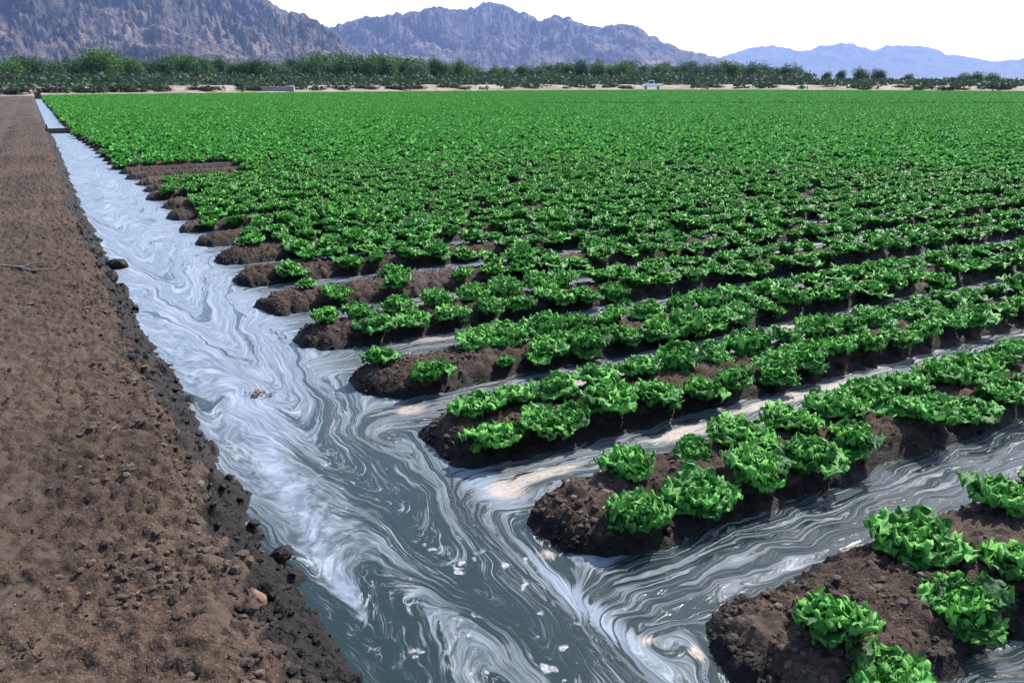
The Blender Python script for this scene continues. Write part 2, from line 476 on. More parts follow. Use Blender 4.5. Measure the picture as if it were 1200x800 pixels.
# ------------------------------------------------------------------ clods
def ico(sub):
    bm = bmesh.new(); bmesh.ops.create_icosphere(bm, subdivisions=sub, radius=1.0)
    v = np.array([x.co[:] for x in bm.verts]); f = np.array([[x.index for x in p.verts] for p in bm.faces]); bm.free()
    return v, f

def lumpy(v, rng, amt):
    n = v / np.linalg.norm(v, axis=1)[:, None]
    r = np.ones(len(v))
    for _ in range(5):
        d = rng.normal(size=3); d /= np.linalg.norm(d)
        r -= amt * np.maximum(0, n @ d - .35)
        r += amt * .5 * np.maximum(0, n @ rng.normal(size=3)) * .4
    return v * r[:, None] * (1 + rng.uniform(-.07, .07, len(v)))[:, None]

def shard(rng, npts):
    p = rng.normal(size=(npts, 3)); p /= np.linalg.norm(p, axis=1)[:, None]; p *= rng.uniform(.75, 1.05, npts)[:, None]
    bm = bmesh.new()
    for q in p: bm.verts.new(q)
    r = bmesh.ops.convex_hull(bm, input=bm.verts[:])
    bm.verts.index_update()
    v = np.array([x.co[:] for x in bm.verts]); f = np.array([[x.index for x in q.verts] for q in bm.faces]); bm.free()
    return v, f

def scatter_clods():
    rng = np.random.default_rng(21)
    s_l, t_l, r_l = [], [], []
    def put(n, s0, s1, t0, t1, r0, r1, p=3.0):
        s_l.append(s0 + (s1 - s0) * rng.random(n) ** 1.5); t_l.append(rng.uniform(t0, t1, n)); r_l.append(r0 + (r1 - r0) * rng.random(n) ** p)
    put(26000, 1.2, 8, -2.6, .33, .003, .020, 6)
    put(5000, 1.6, 14, -.05, .36, .004, .024, 4)       # along the crest
    put(2600, 1.6, 12, .30, .66, .006, .030, 3)      # fallen down the flank
    put(2500, 6, 22, -5, .3, .010, .030, 3)
    for k in range(4, 13):                              # bed tops, denser at the bare ends
        c, tp = CENT[k], TIP[k]
        n = 1500
        ss = c + rng.uniform(-.33, .33, n); tt = tp + .05 + 2.6 * rng.random(n) ** 2.2
        s_l.append(ss); t_l.append(tt); r_l.append(.004 + .017 * rng.random(n) ** 3)
    s, t, r = map(np.concatenate, (s_l, t_l, r_l))
    h = ground_h(s, t)
    cl = fbm(s * 1.9 + 3, t * 1.9, 3)
    ok = (h > .012) & ((t > t_left(s) - .3) | (cl + rng.normal(0, .25, len(s)) > .05))
    s, t, r, h = s[ok], t[ok], r[ok], h[ok]
    small = [shard(rng, int(rng.integers(9, 14))) for _ in range(24)]
    large = [shard(rng, int(rng.integers(22, 40))) for _ in range(16)]
    V, F, W, PL = [], [], [], []; off = 0
    x, y = xy(s, t)
    dist = np.hypot(s, t)
    for i in range(len(s)):
        big = r[i] / (dist[i] + .5) > .0042
        pv, ff = large[rng.integers(16)] if big else small[rng.integers(24)]
        v = pv * (rng.uniform(.7, 1.4), rng.uniform(.7, 1.3), rng.uniform(.45, .8)) * r[i]
        a = rng.uniform(0, 6.28); ca, sa = math.cos(a), math.sin(a)
        v = np.stack([v[:, 0] * ca - v[:, 1] * sa, v[:, 0] * sa + v[:, 1] * ca, v[:, 2]], -1) + (x[i], y[i], h[i] + r[i] * .12)
        V.append(v); F.append(ff + off); off += len(v)
        W.append(np.full(len(v), wet_at(s[i], t[i], h[i])))
        PL.append(np.full(len(v), .8 if rng.random() < .06 else rng.random() * .25))
    me = np_mesh('soil_clods', np.concatenate(V), np.concatenate(F), smooth=False)
    fattr(me, 'wet', np.concatenate(W)); fattr(me, 'pale', np.concatenate(PL))
    tag(obj('soil_clods', me, M_CLOD), 'loose crumbs and clods of brown soil over bank and beds', 'soil clods', kind='stuff')

def wet_at(s, t, h):
    if t < t_left(s): return float(1.0 * (1 - sstep(.18, .245, h)))
    return float(1 - sstep(.035, .115, h))
scatter_clods()

# ------------------------------------------------------------------ lettuce
def leaf_set(rng, idx, n, nu, nv, R, ruffle=1.0):
    V, F, TI, RB = [], [], [], []; off = 0
    u = np.linspace(-1, 1, nu)[None, :]; v = (1 - (1 - np.linspace(0, 1, nv)) ** 1.45)[:, None]
    gf = grid_faces(nv, nu)
    for i in idx:
        f = i / max(1, n - 1)
        az = i * 2.39996 + rng.uniform(-.3, .3)
        L = R * (.095 + .080 * f) * rng.uniform(.70, 1.28)
        e0 = math.radians(86 - 48 * f + rng.uniform(-16, 20)); curl = math.radians(22 + 62 * f + rng.uniform(-14, 14))
        W = L * (.42 + .15 * f) * rng.uniform(.88, 1.12)
        e = e0 - curl * v[:, 0] ** 1.5
        dv = np.append(np.diff(v[:, 0]), 0); dr, dz = np.cos(e) * L * dv, np.sin(e) * L * dv
        r = .004 + .016 * f + np.concatenate([[0], np.cumsum(dr[:-1])]); z = .012 + .012 * (1 - f) + np.concatenate([[0], np.cumsum(dz[:-1])])
        wv = W * (.22 + .98 * v ** .75) * np.sqrt(np.clip(1 - v ** 4.5, .012, 1))
        p1, p2, p3 = rng.uniform(0, 6.28, 3)
        k1, k2 = rng.uniform(17, 24), rng.uniform(38, 52)
        au = np.abs(u)
        amp = .027 * R * ruffle * (au ** 1.7) * (.35 + .65 * v)
        nd = amp * (np.sin(k1 * v + p1 + 1.2 * u) + .75 * np.sin(k2 * v + p2 * np.sign(u)))
        nd = nd + .011 * R * ruffle * v ** 3 * (np.sin(u * 9 + p3) + .6 * np.sin(u * 17 + p1))
        nd = nd + .006 * R * ruffle * np.sin(u * 6 + p2) * np.sin(v * 11 + p3)
        nd = nd + wv * (au ** 2) * (.42 - .3 * f) - .25 * wv * (v ** 2) * (au ** 2)
        lat = u * wv * (1 - .16 * au * np.abs(np.sin(k1 * v * .8 + p2 * np.sign(u))))
        lat = lat + .006 * R * ruffle * np.sin(k2 * v + p3) * au
        ne_r, ne_z = -np.sin(e)[:, None], np.cos(e)[:, None]
        tip = .012 * R * ruffle * v ** 4 * (np.sin(u * 8 + p2) - 1.2 * au ** 2)
        rr = r[:, None] + nd * ne_r + tip * np.cos(e)[:, None]; zz = z[:, None] + nd * ne_z + tip * np.sin(e)[:, None]
        ca, sa = math.cos(az), math.sin(az)
        x = rr * ca - lat * sa; y = rr * sa + lat * ca
        V.append(np.stack([x, y, zz], -1).reshape(-1, 3)); F.append(gf + off); off += nu * nv
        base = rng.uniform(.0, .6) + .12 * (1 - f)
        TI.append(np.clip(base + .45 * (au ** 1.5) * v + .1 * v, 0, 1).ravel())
        RB.append((np.exp(-(u / .09) ** 2) * (1 - v) ** .8 * .75 + 0 * v).ravel())
    return np.concatenate(V), np.concatenate(F), np.concatenate(TI), np.concatenate(RB)

M_LETF = mat_lettuce_far()
def lettuce_me(name, rng, idx, n, nu, nv, R, ruffle=1.0, mat=None):
    V, F, TI, RB = leaf_set(rng, idx, n, nu, nv, R, ruffle)
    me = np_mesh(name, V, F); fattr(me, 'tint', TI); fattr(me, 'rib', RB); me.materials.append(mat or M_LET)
    return me

NEAR, MIDL, FARL = [], [], []
for q in range(6):
    rg = np.random.default_rng(100 + q); n = 46 + q % 3 * 3
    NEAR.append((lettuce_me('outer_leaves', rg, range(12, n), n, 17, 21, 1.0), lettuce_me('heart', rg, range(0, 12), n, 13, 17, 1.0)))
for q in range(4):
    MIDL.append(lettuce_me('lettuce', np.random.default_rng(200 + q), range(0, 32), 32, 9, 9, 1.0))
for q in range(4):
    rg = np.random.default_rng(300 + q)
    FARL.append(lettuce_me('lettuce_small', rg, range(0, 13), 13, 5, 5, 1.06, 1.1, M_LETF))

# field edge seen in the photograph, as a line on the ground
EDGE = np.array([ground_xy(px, py, .25) for px, py in [(40, 111.2), (300, 107.8), (600, 105.6), (800, 104.9), (1000, 105.8), (1200, 107.0), (1300, 107.4)]])
EA = np.arctan2(EDGE[:, 0], EDGE[:, 1]); ER = np.hypot(EDGE[:, 0], EDGE[:, 1])

ROWS = {}   # explicit starts: (bed index, row) -> list of (t, scale)
ROWS[(5, 0)] = [(2.16, .92, .14), (2.20, .92, -.09), (2.74, .95), (3.15, 1.05), (3.5, 1.0), (3.9, 1.0)]
ROWS[(5, 1)] = [(2.90, 1.0), (3.56, 1.05), (3.95, 1.0)]
ROWS[(6, 0)] = [(2.08, 1.0), (2.45, .98), (2.82, 1.02), (3.18, 1.08), (3.55, 1.0), (4.22, 1.05)]
ROWS[(6, 1)] = [(2.28, .92), (2.70, .6), (3.02, 1.1), (3.4, 1.1), (3.80, 1.05), (4.12, 1.0), (4.45, 1.05)]
ROWS[(7, 0)] = [(1.92, 1.05), (2.22, .95), (2.42, .8), (2.72, 1.0), (3.05, 1.05)]
ROWS[(7, 1)] = [(1.98, .9), (2.25, 1.0), (2.55, .9), (2.85, 1.05)]
ROWS[(8, 0)] = [(2.02, .95), (2.62, .55), (2.95, 1.0)]
ROWS[(8, 1)] = [(1.80, .85), (2.55, 1.0), (2.8, 1.05)]
ROWS[(9, 0)] = [(2.10, .95), (2.42, 1.0)]
ROWS[(9, 1)] = [(1.78, .85), (2.05, .9), (2.4, 1.0)]
ROWS[(10, 0)] = [(2.12, .9), (2.75, 1.0)]
ROWS[(10, 1)] = [(1.95, .7), (2.85, 1.0), (3.9, 1.0)]

plants = []   # bed, row, s, t, scale
for b in range(3, len(CENT)):
    for row in (0, 1):
        srow = CENT[b] + ((-.225, .10) if b < 16 else (-.20, .16))[row]
        key = (b, row)
        lst = []
        if key in ROWS:
            lst = list(ROWS[key])
            t = lst[-1][0] + RNG.uniform(.33, .38)
        elif b < 5: t = 2.3 + RNG.uniform(0, .4)
        else:
            t = TIP[b] + (RNG.uniform(.25, .95) if b < 20 else RNG.uniform(.15, .5))
            if 17.0 < CENT[b] < 20.2: t = 3.75 + RNG.uniform(0, .3)
        tmax = 14.0 if b < 5 else (CENT[b] * 1.9 + 8)
        while t < tmax:
            miss = .035 if b < 16 else .02
            if RNG.random() > miss:
                lst.append((t, RNG.uniform(.88, 1.16) * (1.0 if b < 11 else 1.04)))
            t += RNG.uniform(.29, .37) if CENT[b] < 60 else RNG.uniform(.31, .42)
        for q in lst: plants.append((b, row, srow + RNG.normal(0, .018) + (q[2] if len(q) > 2 else 0), q[0], q[1]))
pl = np.array(plants)
px_, py_ = xy(pl[:, 2], pl[:, 3])
R_ = np.hypot(px_, py_); A_ = np.arctan2(px_, py_)
inside = R_ < np.interp(A_, EA, ER)
gap = (py_ > 63.0) & (py_ < 66.0) & (px_ > 2)
keep = inside & ~gap & (A_ < math.radians(40))
pl, px_, py_, R_ = pl[keep], px_[keep], py_[keep], R_[keep]
pz_ = ground_h(pl[:, 2], pl[:, 3], fine=False) - .008
ix, iy, dep = project(px_, py_, pz_ + .12)
vis = (dep > .3) & (ix > -4) & (ix < 1212) & (iy < 815) & (iy > 0)
order = np.argsort(np.where(vis, np.hypot(R_, 1.8), 1e9))
chosen = np.zeros(len(pl), bool); chosen[order[:300]] = True
rank_near = set(order[:90].tolist())

ORD = ['first', 'second', 'third', 'fourth', 'fifth', 'sixth', 'seventh', 'eighth', 'ninth', 'tenth', 'eleventh', 'twelfth', 'thirteenth',
       'fourteenth', 'fifteenth', 'sixteenth', 'seventeenth', 'eighteenth', 'nineteenth', 'twentieth']
def ordw(i): return ORD[i] if i < len(ORD) else '%dth' % (i + 1)

count = {}
idxs = [i for i in range(len(pl)) if chosen[i]]
idxs.sort(key=lambda i: (pl[i, 0], pl[i, 1], pl[i, 3]))
protos, protos_mid = [], []
for i in idxs:
    b, row = int(pl[i, 0]), int(pl[i, 1])
    n = count.get((b, row), 0); count[(b, row)] = n + 1
    loc = (px_[i], py_[i], pz_[i]); rz = RNG.uniform(0, 6.28); sc = pl[i, 4] * .95
    v = int(RNG.integers(6))
    if i in rank_near:
        if len(protos) <= v or protos[v] is None:
            while len(protos) <= v: protos.append(None)
            root = empty('lettuce', loc, rz)
            obj('outer_leaves', NEAR[v][0], None, root); obj('heart', NEAR[v][1], None, root)
            protos[v] = root
        else:
            root = protos[v].copy(); COL.objects.link(root)
            for ch in protos[v].children:
                c = ch.copy(); COL.objects.link(c); c.parent = root
    else:
        root = obj('lettuce', MIDL[v % 4])
    root.location = loc; root.rotation_euler = (RNG.normal(0, .17), RNG.normal(0, .17), rz)
    root.scale = (sc * RNG.uniform(.88, 1.12), sc * RNG.uniform(.88, 1.12), sc * RNG.uniform(.80, 1.06))
    size = 'small' if sc < .84 else ('broad' if sc > 1.03 else 'leafy')
    bed = 'front' if b == 5 else ordw(b - 5)
    tag(root, '%s green lettuce, %s from the ditch in the %s row of the %s bed%s' % (
        size, ordw(n), 'near' if row == 0 else 'far', bed, '' if b == 5 else ' back'),
        'lettuce', 'lettuces planted in double rows on the beds')

# everything beyond the three hundred nearest heads: one mass
rest = np.where(~chosen)[0]
pme = bpy.data.meshes.new('lettuce_field')
co = np.stack([px_[rest], py_[rest], pz_[rest]], -1).astype(np.float32)
pme.vertices.add(len(co)); pme.vertices.foreach_set('co', co.ravel())
rr = R_[rest]
lod = np.where((rr < 19), RNG.integers(0, 4, len(rest)), 4 + RNG.integers(0, 4, len(rest)))
fattr(pme, 'variant', lod)
vattr(pme, 'turn', np.stack([RNG.normal(0, .1, len(rest)), RNG.normal(0, .1, len(rest)), RNG.uniform(0, 6.28, len(rest))], -1))
fattr(pme, 'size', pl[rest, 4] * np.where(rr < 22, .97, 1.06))
pme.update()
fo = obj('lettuce_field', pme)
tag(fo, 'dense sea of green lettuce rows stretching back to the far road', 'lettuce field', kind='stuff')
ng = bpy.data.node_groups.new('plant_rows', 'GeometryNodeTree')
ng.interface.new_socket('Geometry', in_out='INPUT', socket_type='NodeSocketGeometry')
ng.interface.new_socket('Geometry', in_out='OUTPUT', socket_type='NodeSocketGeometry')
gi = ng.nodes.new('NodeGroupInput'); go = ng.nodes.new('NodeGroupOutput')
join = ng.nodes.new('GeometryNodeJoinGeometry')
def named(name, typ):
    nd = ng.nodes.new('GeometryNodeInputNamedAttribute'); nd.data_type = typ; nd.inputs[0].default_value = name
    return nd.outputs[0]
a_var, a_turn, a_size = named('variant', 'FLOAT'), named('turn', 'FLOAT_VECTOR'), named('size', 'FLOAT')
for k, m in enumerate(MIDL + FARL):
    po = bpy.data.objects.new('lettuce_source', m)
    oi = ng.nodes.new('GeometryNodeObjectInfo'); oi.inputs['Object'].default_value = po; oi.inputs['As Instance'].default_value = True
    cp = ng.nodes.new('FunctionNodeCompare'); cp.data_type = 'FLOAT'; cp.operation = 'EQUAL'
    ng.links.new(a_var, cp.inputs[0]); cp.inputs[1].default_value = float(k); cp.inputs['Epsilon'].default_value = .1
    ip = ng.nodes.new('GeometryNodeInstanceOnPoints')
    ng.links.new(gi.outputs[0], ip.inputs['Points']); ng.links.new(cp.outputs[0], ip.inputs['Selection'])
    ng.links.new(oi.outputs['Geometry'], ip.inputs['Instance'])
    e2r = ng.nodes.new('FunctionNodeEulerToRotation'); ng.links.new(a_turn, e2r.inputs[0])
    ng.links.new(e2r.outputs[0], ip.inputs['Rotation']); ng.links.new(a_size, ip.inputs['Scale'])
    ng.links.new(ip.outputs[0], join.inputs[0])
ng.links.new(join.outputs[0], go.inputs[0])
md = fo.modifiers.new('rows', 'NODES'); md.node_group = ng

# ------------------------------------------------------------------ small things on bank and water
def gz(s, t): return float(ground_h(np.array([s]), np.array([t]))[0])

def lump_obj(name, px, py, z, size, mat, rz, label, cat, sub=3, amt=.5, seed=1, wet=0.0, group=None):
    s, t = ground_st(px, py, z); x, y = xy(s, t); rng = np.random.default_rng(seed)
    v, f = ico(sub); v = lumpy(v, rng, amt)
    v = v * (1 + .10 * fbm(v[:, 0] * 2.2 + seed, v[:, 1] * 2.2 + v[:, 2], 3))[:, None] * np.array(size)
    me = np_mesh(name, v, f, smooth=False)
    if mat is M_CLOD: fattr(me, 'wet', np.full(len(v), wet)); fattr(me, 'pale', np.full(len(v), .1))
    o = obj(name, me, mat); o.location = (x, y, max(gz(s, t), -.01) + size[2] * .55); o.rotation_euler = (.15, -.2, rz)
    tag(o, label, cat, group)

lump_obj('stone', 300, 722, .10, (.085, .030, .022), mat_plain('orange_stone', (.105, .052, .034), .8, .4, 22, bump=.01), math.radians(-52),
         'orange brown stone on the dark bank slope above the water', 'stone', seed=5)
lump_obj('mud_clod', 331, 657, .0, (.044, .038, .030), M_CLOD, .4, 'dark wet mud clod jutting into the foam below the left bank', 'clod', seed=9, wet=.95)
lump_obj('mud_clod', 140, 310, .03, (.11, .10, .09), M_CLOD, 1.0, 'biggest dark mud clod at the water edge far along the left bank', 'clod', seed=11, wet=.9)
lump_obj('mud_clod', 128, 322, .12, (.11, .09, .08), M_CLOD, 2.0, 'dark clod slumping down the bank beside the biggest clod', 'clod', seed=12, wet=.6)

# dry stalk on the bank
pts = []
for px, py in [(-12, 311), (10, 312), (24, 314), (36, 316), (52, 317), (66, 315)]:
    s, t = ground_st(px, py, .27); x, y = xy(s, t); pts.append((x, y, gz(s, t) + .014))
v, f = tube(pts, [.012, .012, .011, .010, .008, .005], 7)
M_STALK = mat_plain('dry_stalk', (.13, .10, .07), .85, .3, 30, bump=.004)
st = obj('dry_stalk', np_mesh('dry_stalk', v, f), M_STALK)
tag(st, 'pale dry stalk lying across the brown bank at the left', 'stalk')
v, f = tube([pts[2], (pts[2][0] + .10, pts[2][1] + .10, pts[2][2] + .02), (pts[2][0] + .2, pts[2][1] + .14, pts[2][2] + .01)], [.007, .006, .003], 6)
obj('side_twig', np_mesh('side_twig', v, f), M_STALK, st)

# leaf litter riding on the foam
rng = np.random.default_rng(33); bm = bmesh.new()
s0, t0 = ground_st(304, 463); x0, y0 = xy(s0, t0)
for k in range(26):
    a = rng.uniform(0, 6.28); L = rng.uniform(.010, .023)
    M = Matrix.Translation((x0 + rng.normal(0, .045), y0 + rng.normal(0, .03), .008 + rng.uniform(0, .014))) @ Matrix.Rotation(a, 4, 'Z') @ Matrix.Rotation(rng.normal(0, .5), 4, 'Y')
    ring = [bm.verts.new(M @ Vector((L * math.cos(q), .42 * L * math.sin(q), .25 * L * math.cos(q) ** 2))) for q in np.linspace(0, 2 * math.pi, 8, endpoint=False)]
    bm.faces.new(ring)
r = bmesh.ops.extrude_face_region(bm, geom=bm.faces[:]); bmesh.ops.translate(bm, verts=[e for e in r['geom'] if isinstance(e, bmesh.types.BMVert)], vec=(0, 0, .003))
tag(obj('leaf_litter', bm_mesh('leaf_litter', bm), mat_plain('dead_leaf', (.12, .075, .04), .8, .4, 40)),
    'clump of brown dead leaves floating on foam in the ditch', 'leaf litter')

# check board across the narrow part of the ditch
M_WOOD = mat_plain('weathered_board', (.07, .055, .045), .8, .35, 12, bump=.006)
cx, cy = xy(36.0, .62)
rt = empty('check_board', (cx, cy, -.1), -DITCH_AZ)
bm = bmesh.new(); bm_box(bm, (0, 0, .14), (.86, .05, .30), .008); obj('board', bm_mesh('board', bm), M_WOOD, rt)
for sx in (-.36, .36):
    bm = bmesh.new(); bm_box(bm, (sx, -.06, .16), (.06, .06, .56), .008); obj('stake', bm_mesh('stake', bm), M_WOOD, rt)
tag(rt, 'dark wooden check board with two stakes across the far ditch', 'check board')

# headgate post frame at the ditch's far end
M_RUST = mat_plain('rusty_gate', (.055, .028, .022), .7, .35, 8)
gx, gy = xy(97.0, .42)
rt = empty('ditch_gate', (gx, gy, 0), -DITCH_AZ); rt.scale = (.6, .6, .75)
bm = bmesh.new(); bm_box(bm, (0, 0, .45), (.75, .07, .85), .01); obj('gate_plate', bm_mesh('gate_plate', bm), M_RUST, rt)
for sx in (-.45, .45):
    bm = bmesh.new(); bm_box(bm, (sx, 0, .62), (.12, .14, 1.24), .015); obj('post', bm_mesh('post', bm), M_RUST, rt)
bm = bmesh.new(); bm_box(bm, (0, 0, 1.29), (1.1, .13, .10), .015); obj('crossbar', bm_mesh('crossbar', bm), M_RUST, rt)
bm = bmesh.new(); bmesh.ops.create_cone(bm, cap_ends=True, segments=10, radius1=.03, radius2=.03, depth=.4, matrix=Matrix.Translation((0, 0, 1.52))); obj('lifting_screw', bm_mesh('lifting_screw', bm), M_RUST, rt)
tag(rt, 'rust dark headgate standing at the far end of the ditch', 'gate')

# ------------------------------------------------------------------ beyond the field
M_SAND = None
def mat_sand():
    nt = NT('pale_dirt'); P = nt.pos()
    n = nt.noise(P, .22, 6, .62); n2 = nt.noise(P, 1.4, 4)
    c = nt.mix(nt.ramp(n, .38, .62), (0.1473, 0.1161, 0.08928), (0.2321, 0.1964, 0.1652))
    c = nt.mix(nt.ramp(n2, .52, .7), c, (0.1071, 0.08258, 0.0625))
    nt.pbr(c, .95, nt.bump(n2, .8, .25), spec=.1)
    return nt.m
M_SAND = mat_sand()
# canal bank: an embankment running along the end of the field
bx = np.linspace(-260, 330, 300)
ang = np.arctan2(bx, 150.0)
base_r = np.interp(ang, EA, ER) + 3.0
base_r = np.where(ang < EA[0], ER[0] + 3 + (EA[0] - ang) * 40, base_r)
prof = [(-2.0, -.4), (0, .06), (3, .5), (6, 1.00), (8, 1.10), (13, 1.12), (18, 1.08), (23, .5), (28, -.4)]
V = []
for i, a in enumerate(ang):
    for (d, z) in prof:
        rd = base_r[i] + d * 1.3 + .8 * math.sin(i * .31) + .5 * math.sin(i * .83)
        zz = z * (.80 + .22 * float(gnoise(np.array([i * .13]), np.array([3.1]))[0])) + (.12 * float(gnoise(np.array([i * .6]), np.array([d * .4]))[0]) if 0 < d < 22 else 0)
        V.append((rd * math.sin(a), rd * math.cos(a), zz))
tag(obj('canal_bank', np_mesh('canal_bank', V, grid_faces(len(ang), len(prof))), M_SAND), 'pale sandy embankment road along the far end of the field', 'embankment', kind='structure')

def leaf_quads(rng, centers, size, squash=1.0):
    n = len(centers)
    a = rng.normal(size=(n, 3)); a /= np.linalg.norm(a, axis=1)[:, None]
    b = np.cross(a, rng.normal(size=(n, 3))); b /= np.linalg.norm(b, axis=1)[:, None]
    sz = size * rng.uniform(.6, 1.4, n)[:, None]
    a, b = a * sz, b * sz * .7
    v = np.stack([centers - a, centers - .1 * a - b, centers + a, centers - .1 * a + b], 1).reshape(-1, 3)
    return v, np.arange(4 * n).reshape(-1, 4)

def shrub_cloud(rng, n, h, w, lobes):
    """points for a crown made of uneven lobes"""
    pts = []
    for (cx, cy, cz, r, rz) in lobes:
        m = max(8, int(n * r * r / sum(l[3] ** 2 for l in lobes)))
        d = rng.normal(size=(m, 3)); d /= np.linalg.norm(d, axis=1)[:, None]
        rad = rng.random(m) ** .45
        p = d * rad[:, None] * np.array([r, r, rz]) * (1 + .12 * rng.normal(size=m))[:, None] + (cx, cy, cz)
        pts.append(p)
    return np.concatenate(pts)

BARK = mat_plain('bark', (.07, .055, .042), .9, .3, 4)
LEAFM = [mat_tree('foliage_dark', (.022, .062, .024), (.066, .140, .044)),
         mat_tree('foliage_mid', (.030, .080, .026), (.082, .165, .048)),
         mat_tree('foliage_grey', (.040, .075, .045), (.110, .165, .090))]

def tree_meshes(seed, h, w, kind):
    rng = np.random.default_rng(seed); lobes = []
    nl = rng.integers(11, 16)
    for k in range(nl):
        a = rng.uniform(0, 6.28); rr = w * .5 * rng.random() ** .6 * .75
        z = h * rng.uniform(.16, .86)
        shrink = 1 - .45 * max(0, (z / h - .5)) * 2
        r = w * rng.uniform(.17, .30)
        lobes.append((rr * math.cos(a) * shrink, rr * math.sin(a) * shrink, z, r, r * rng.uniform(1.0, 1.7)))
    lobes.append((0, 0, h * .84, w * .2, h * .16))
    for k in range(6):
        a = rng.uniform(0, 6.28); lobes.append((w * .34 * math.cos(a), w * .34 * math.sin(a), h * .16, w * .22, h * .18))
    c = shrub_cloud(rng, 6500, h, w, lobes); c[:, 2] = np.maximum(c[:, 2], .15)
    v, f = leaf_quads(rng, c, .25)
    crown = np_mesh('crown', v, f, smooth=False); crown.materials.append(LEAFM[kind])
    V, F = [], []; off = 0
    def add(p, r):
        nonlocal off
        a, b = tube(p, r, 6); V.append(a); F.append(b + off); off += len(a)
    add([(0, 0, -.2), (.1, 0, h * .25), (0, .1, h * .5), (.1, 0, h * .8)], [.22, .18, .12, .04])
    for (x, y, z, r, rz) in lobes[:6]:
        add([(0.05, 0, h * .2), (x * .5, y * .5, z * .7), (x, y, z)], [.11, .07, .025])
    trunk = np_mesh('trunk', np.concatenate(V), np.concatenate(F)); trunk.materials.append(BARK)
    return crown, trunk, float(np.percentile(c[:, 2], 99.7))

TREE = {}
for kind, name in ((0, 'dark'), (1, 'mid'), (2, 'grey')):
    for q in range(3):
        h, w = [(8, 9.5), (9.5, 9), (7, 10)][q]
        TREE[(kind, q)] = tree_meshes(400 + kind * 10 + q, h, w, kind)

def far_xy(px, dist):
    a = math.atan2(ray(px, 92)[0], ray(px, 92)[1])
    return dist * math.sin(a), dist * math.cos(a)

tree_proto = {}
def place_tree(px, top, dist, kind, q, label, group, wscale=1.0):
    x, y = far_xy(px, dist)
    d = y
    ztop = CAM_Z + elev(top) * d
    crown, trunk, h = TREE[(kind, q)]
    k = max(.35, (ztop - .3) / (h * 1.02))
    key = (kind, q)
    if key not in tree_proto:
        r = empty('tree', (x, y, .05)); obj('crown', crown, None, r); obj('trunk', trunk, None, r); tree_proto[key] = r
    else:
        r = tree_proto[key].copy(); COL.objects.link(r)
        for ch in tree_proto[key].children:
            c = ch.copy(); COL.objects.link(c); c.parent = r
    r.location = (x, y, .05); r.rotation_euler = (0, 0, RNG.uniform(0, 6.28)); r.scale = (k * wscale, k * wscale, k)
    tag(r, label, 'tree', group)
    return r

LB = ['dark green bushy tree in the dense belt beyond the field', 'fresh green bushy tree in the dense belt beyond the field', 'grey green feathery tree in the dense belt beyond the field']
def top_line(px):
    return np.interp(px, [-150, 0, 30, 60, 80, 100, 120, 145, 165, 200, 240, 275, 300, 330, 360, 390, 420, 460, 500, 540, 600, 640, 670, 700, 740, 800, 830, 860, 900, 930, 950],
                    [66, 66, 64, 66, 70, 60, 57, 60, 67, 63, 64, 68, 66, 66, 64, 60, 62, 62, 66, 70, 74, 74, 70, 68, 70, 72, 70, 70, 73, 75, 80])
px = -150.0
while px < 950:
    dist = RNG.uniform(232, 262)
    kind = int(RNG.choice(3, p=[.45, .33, .22]))
    place_tree(px, float(top_line(px)) + RNG.choice([RNG.uniform(-1, 4), RNG.uniform(4, 12)]), dist, kind, int(RNG.integers(3)), LB[kind], 'trees of the belt beyond the field', 1.0)
    px += RNG.uniform(4.6, 7.6)
place_tree(116, 55, 228, 1, 1, 'tallest rounded tree of the belt, at the left before the big mountain', None, 1.15)
place_tree(540, 70, 226, 0, 1, 'dark rounded tree standing just in front of the belt below the twin peaks', None, 1.0)
for px, top, w, lb in [(968, 84, 1, 'small dark tree just right of the end of the tree belt'), (985, 81, 1, 'slim small dark tree, second to the right of the tree belt'),
                       (1007, 79, 1.2, 'roundest of the small trees before the blue hills'), (1030, 80, 1.2, 'tallest of the small trees before the blue hills'),
                       (1064, 86, 1.1, 'low dark tree alone between the small trees and the clump at right')]:
    place_tree(px, top, 250, 0, 1 if w == 1 else 0, lb, None, w)
for px, top, lb in [(1127, 89, 'left low tree of the dark clump at far right'), (1146, 83, 'dark domed tree crowning the clump at far right'), (1166, 89, 'right low tree of the dark clump at far right')]:
    place_tree(px, top, 245, 0, 2, lb, None, 1.7)

# brush below the belt: one mass
rng = np.random.default_rng(55); C = []
for k in range(4600):
    px = rng.uniform(-200, 1400); dist = rng.uniform(198, 262)
    x, y = far_xy(px, dist)
    hh = rng.uniform(1.0, 3.8) * (1.0 if px < 950 else .55); ww = rng.uniform(1.0, 2.4)
    n = 26
    d = rng.normal(size=(n, 3)); d /= np.linalg.norm(d, axis=1)[:, None]
    p = d * (rng.random(n) ** .4)[:, None] * (ww, ww, hh * .55) + (x, y, hh * .5)
    C.append(p)
for k in range(2600):                      # low growth spreading over the embankment
    a = rng.uniform(-.62, .62); o_ = rng.uniform(2, 26)
    if gnoise(np.array([a * 45]), np.array([o_ * .11 + 4]))[0] < .02 + (.12 if o_ < 8 else -.1): continue
    rd = float(np.interp(a, EA, ER)) + 3 + o_ * 1.3; z0 = float(np.interp(o_, [0, 6, 18, 23], [.06, .8, .9, .5])); hh = rng.uniform(.25, .7)
    d = rng.normal(size=(9, 3)); d /= np.linalg.norm(d, axis=1)[:, None]
    C.append(d * (rng.random(9) ** .4)[:, None] * (.9, .6, hh * .5) + (rd * math.sin(a), rd * math.cos(a), z0 + hh * .4))
C = np.concatenate(C); C[:, 2] = np.maximum(C[:, 2], .1)
v, f = leaf_quads(rng, C, .36)
bmx = mat_tree('brush_leaf', (.028, .055, .026), (.064, .105, .046))
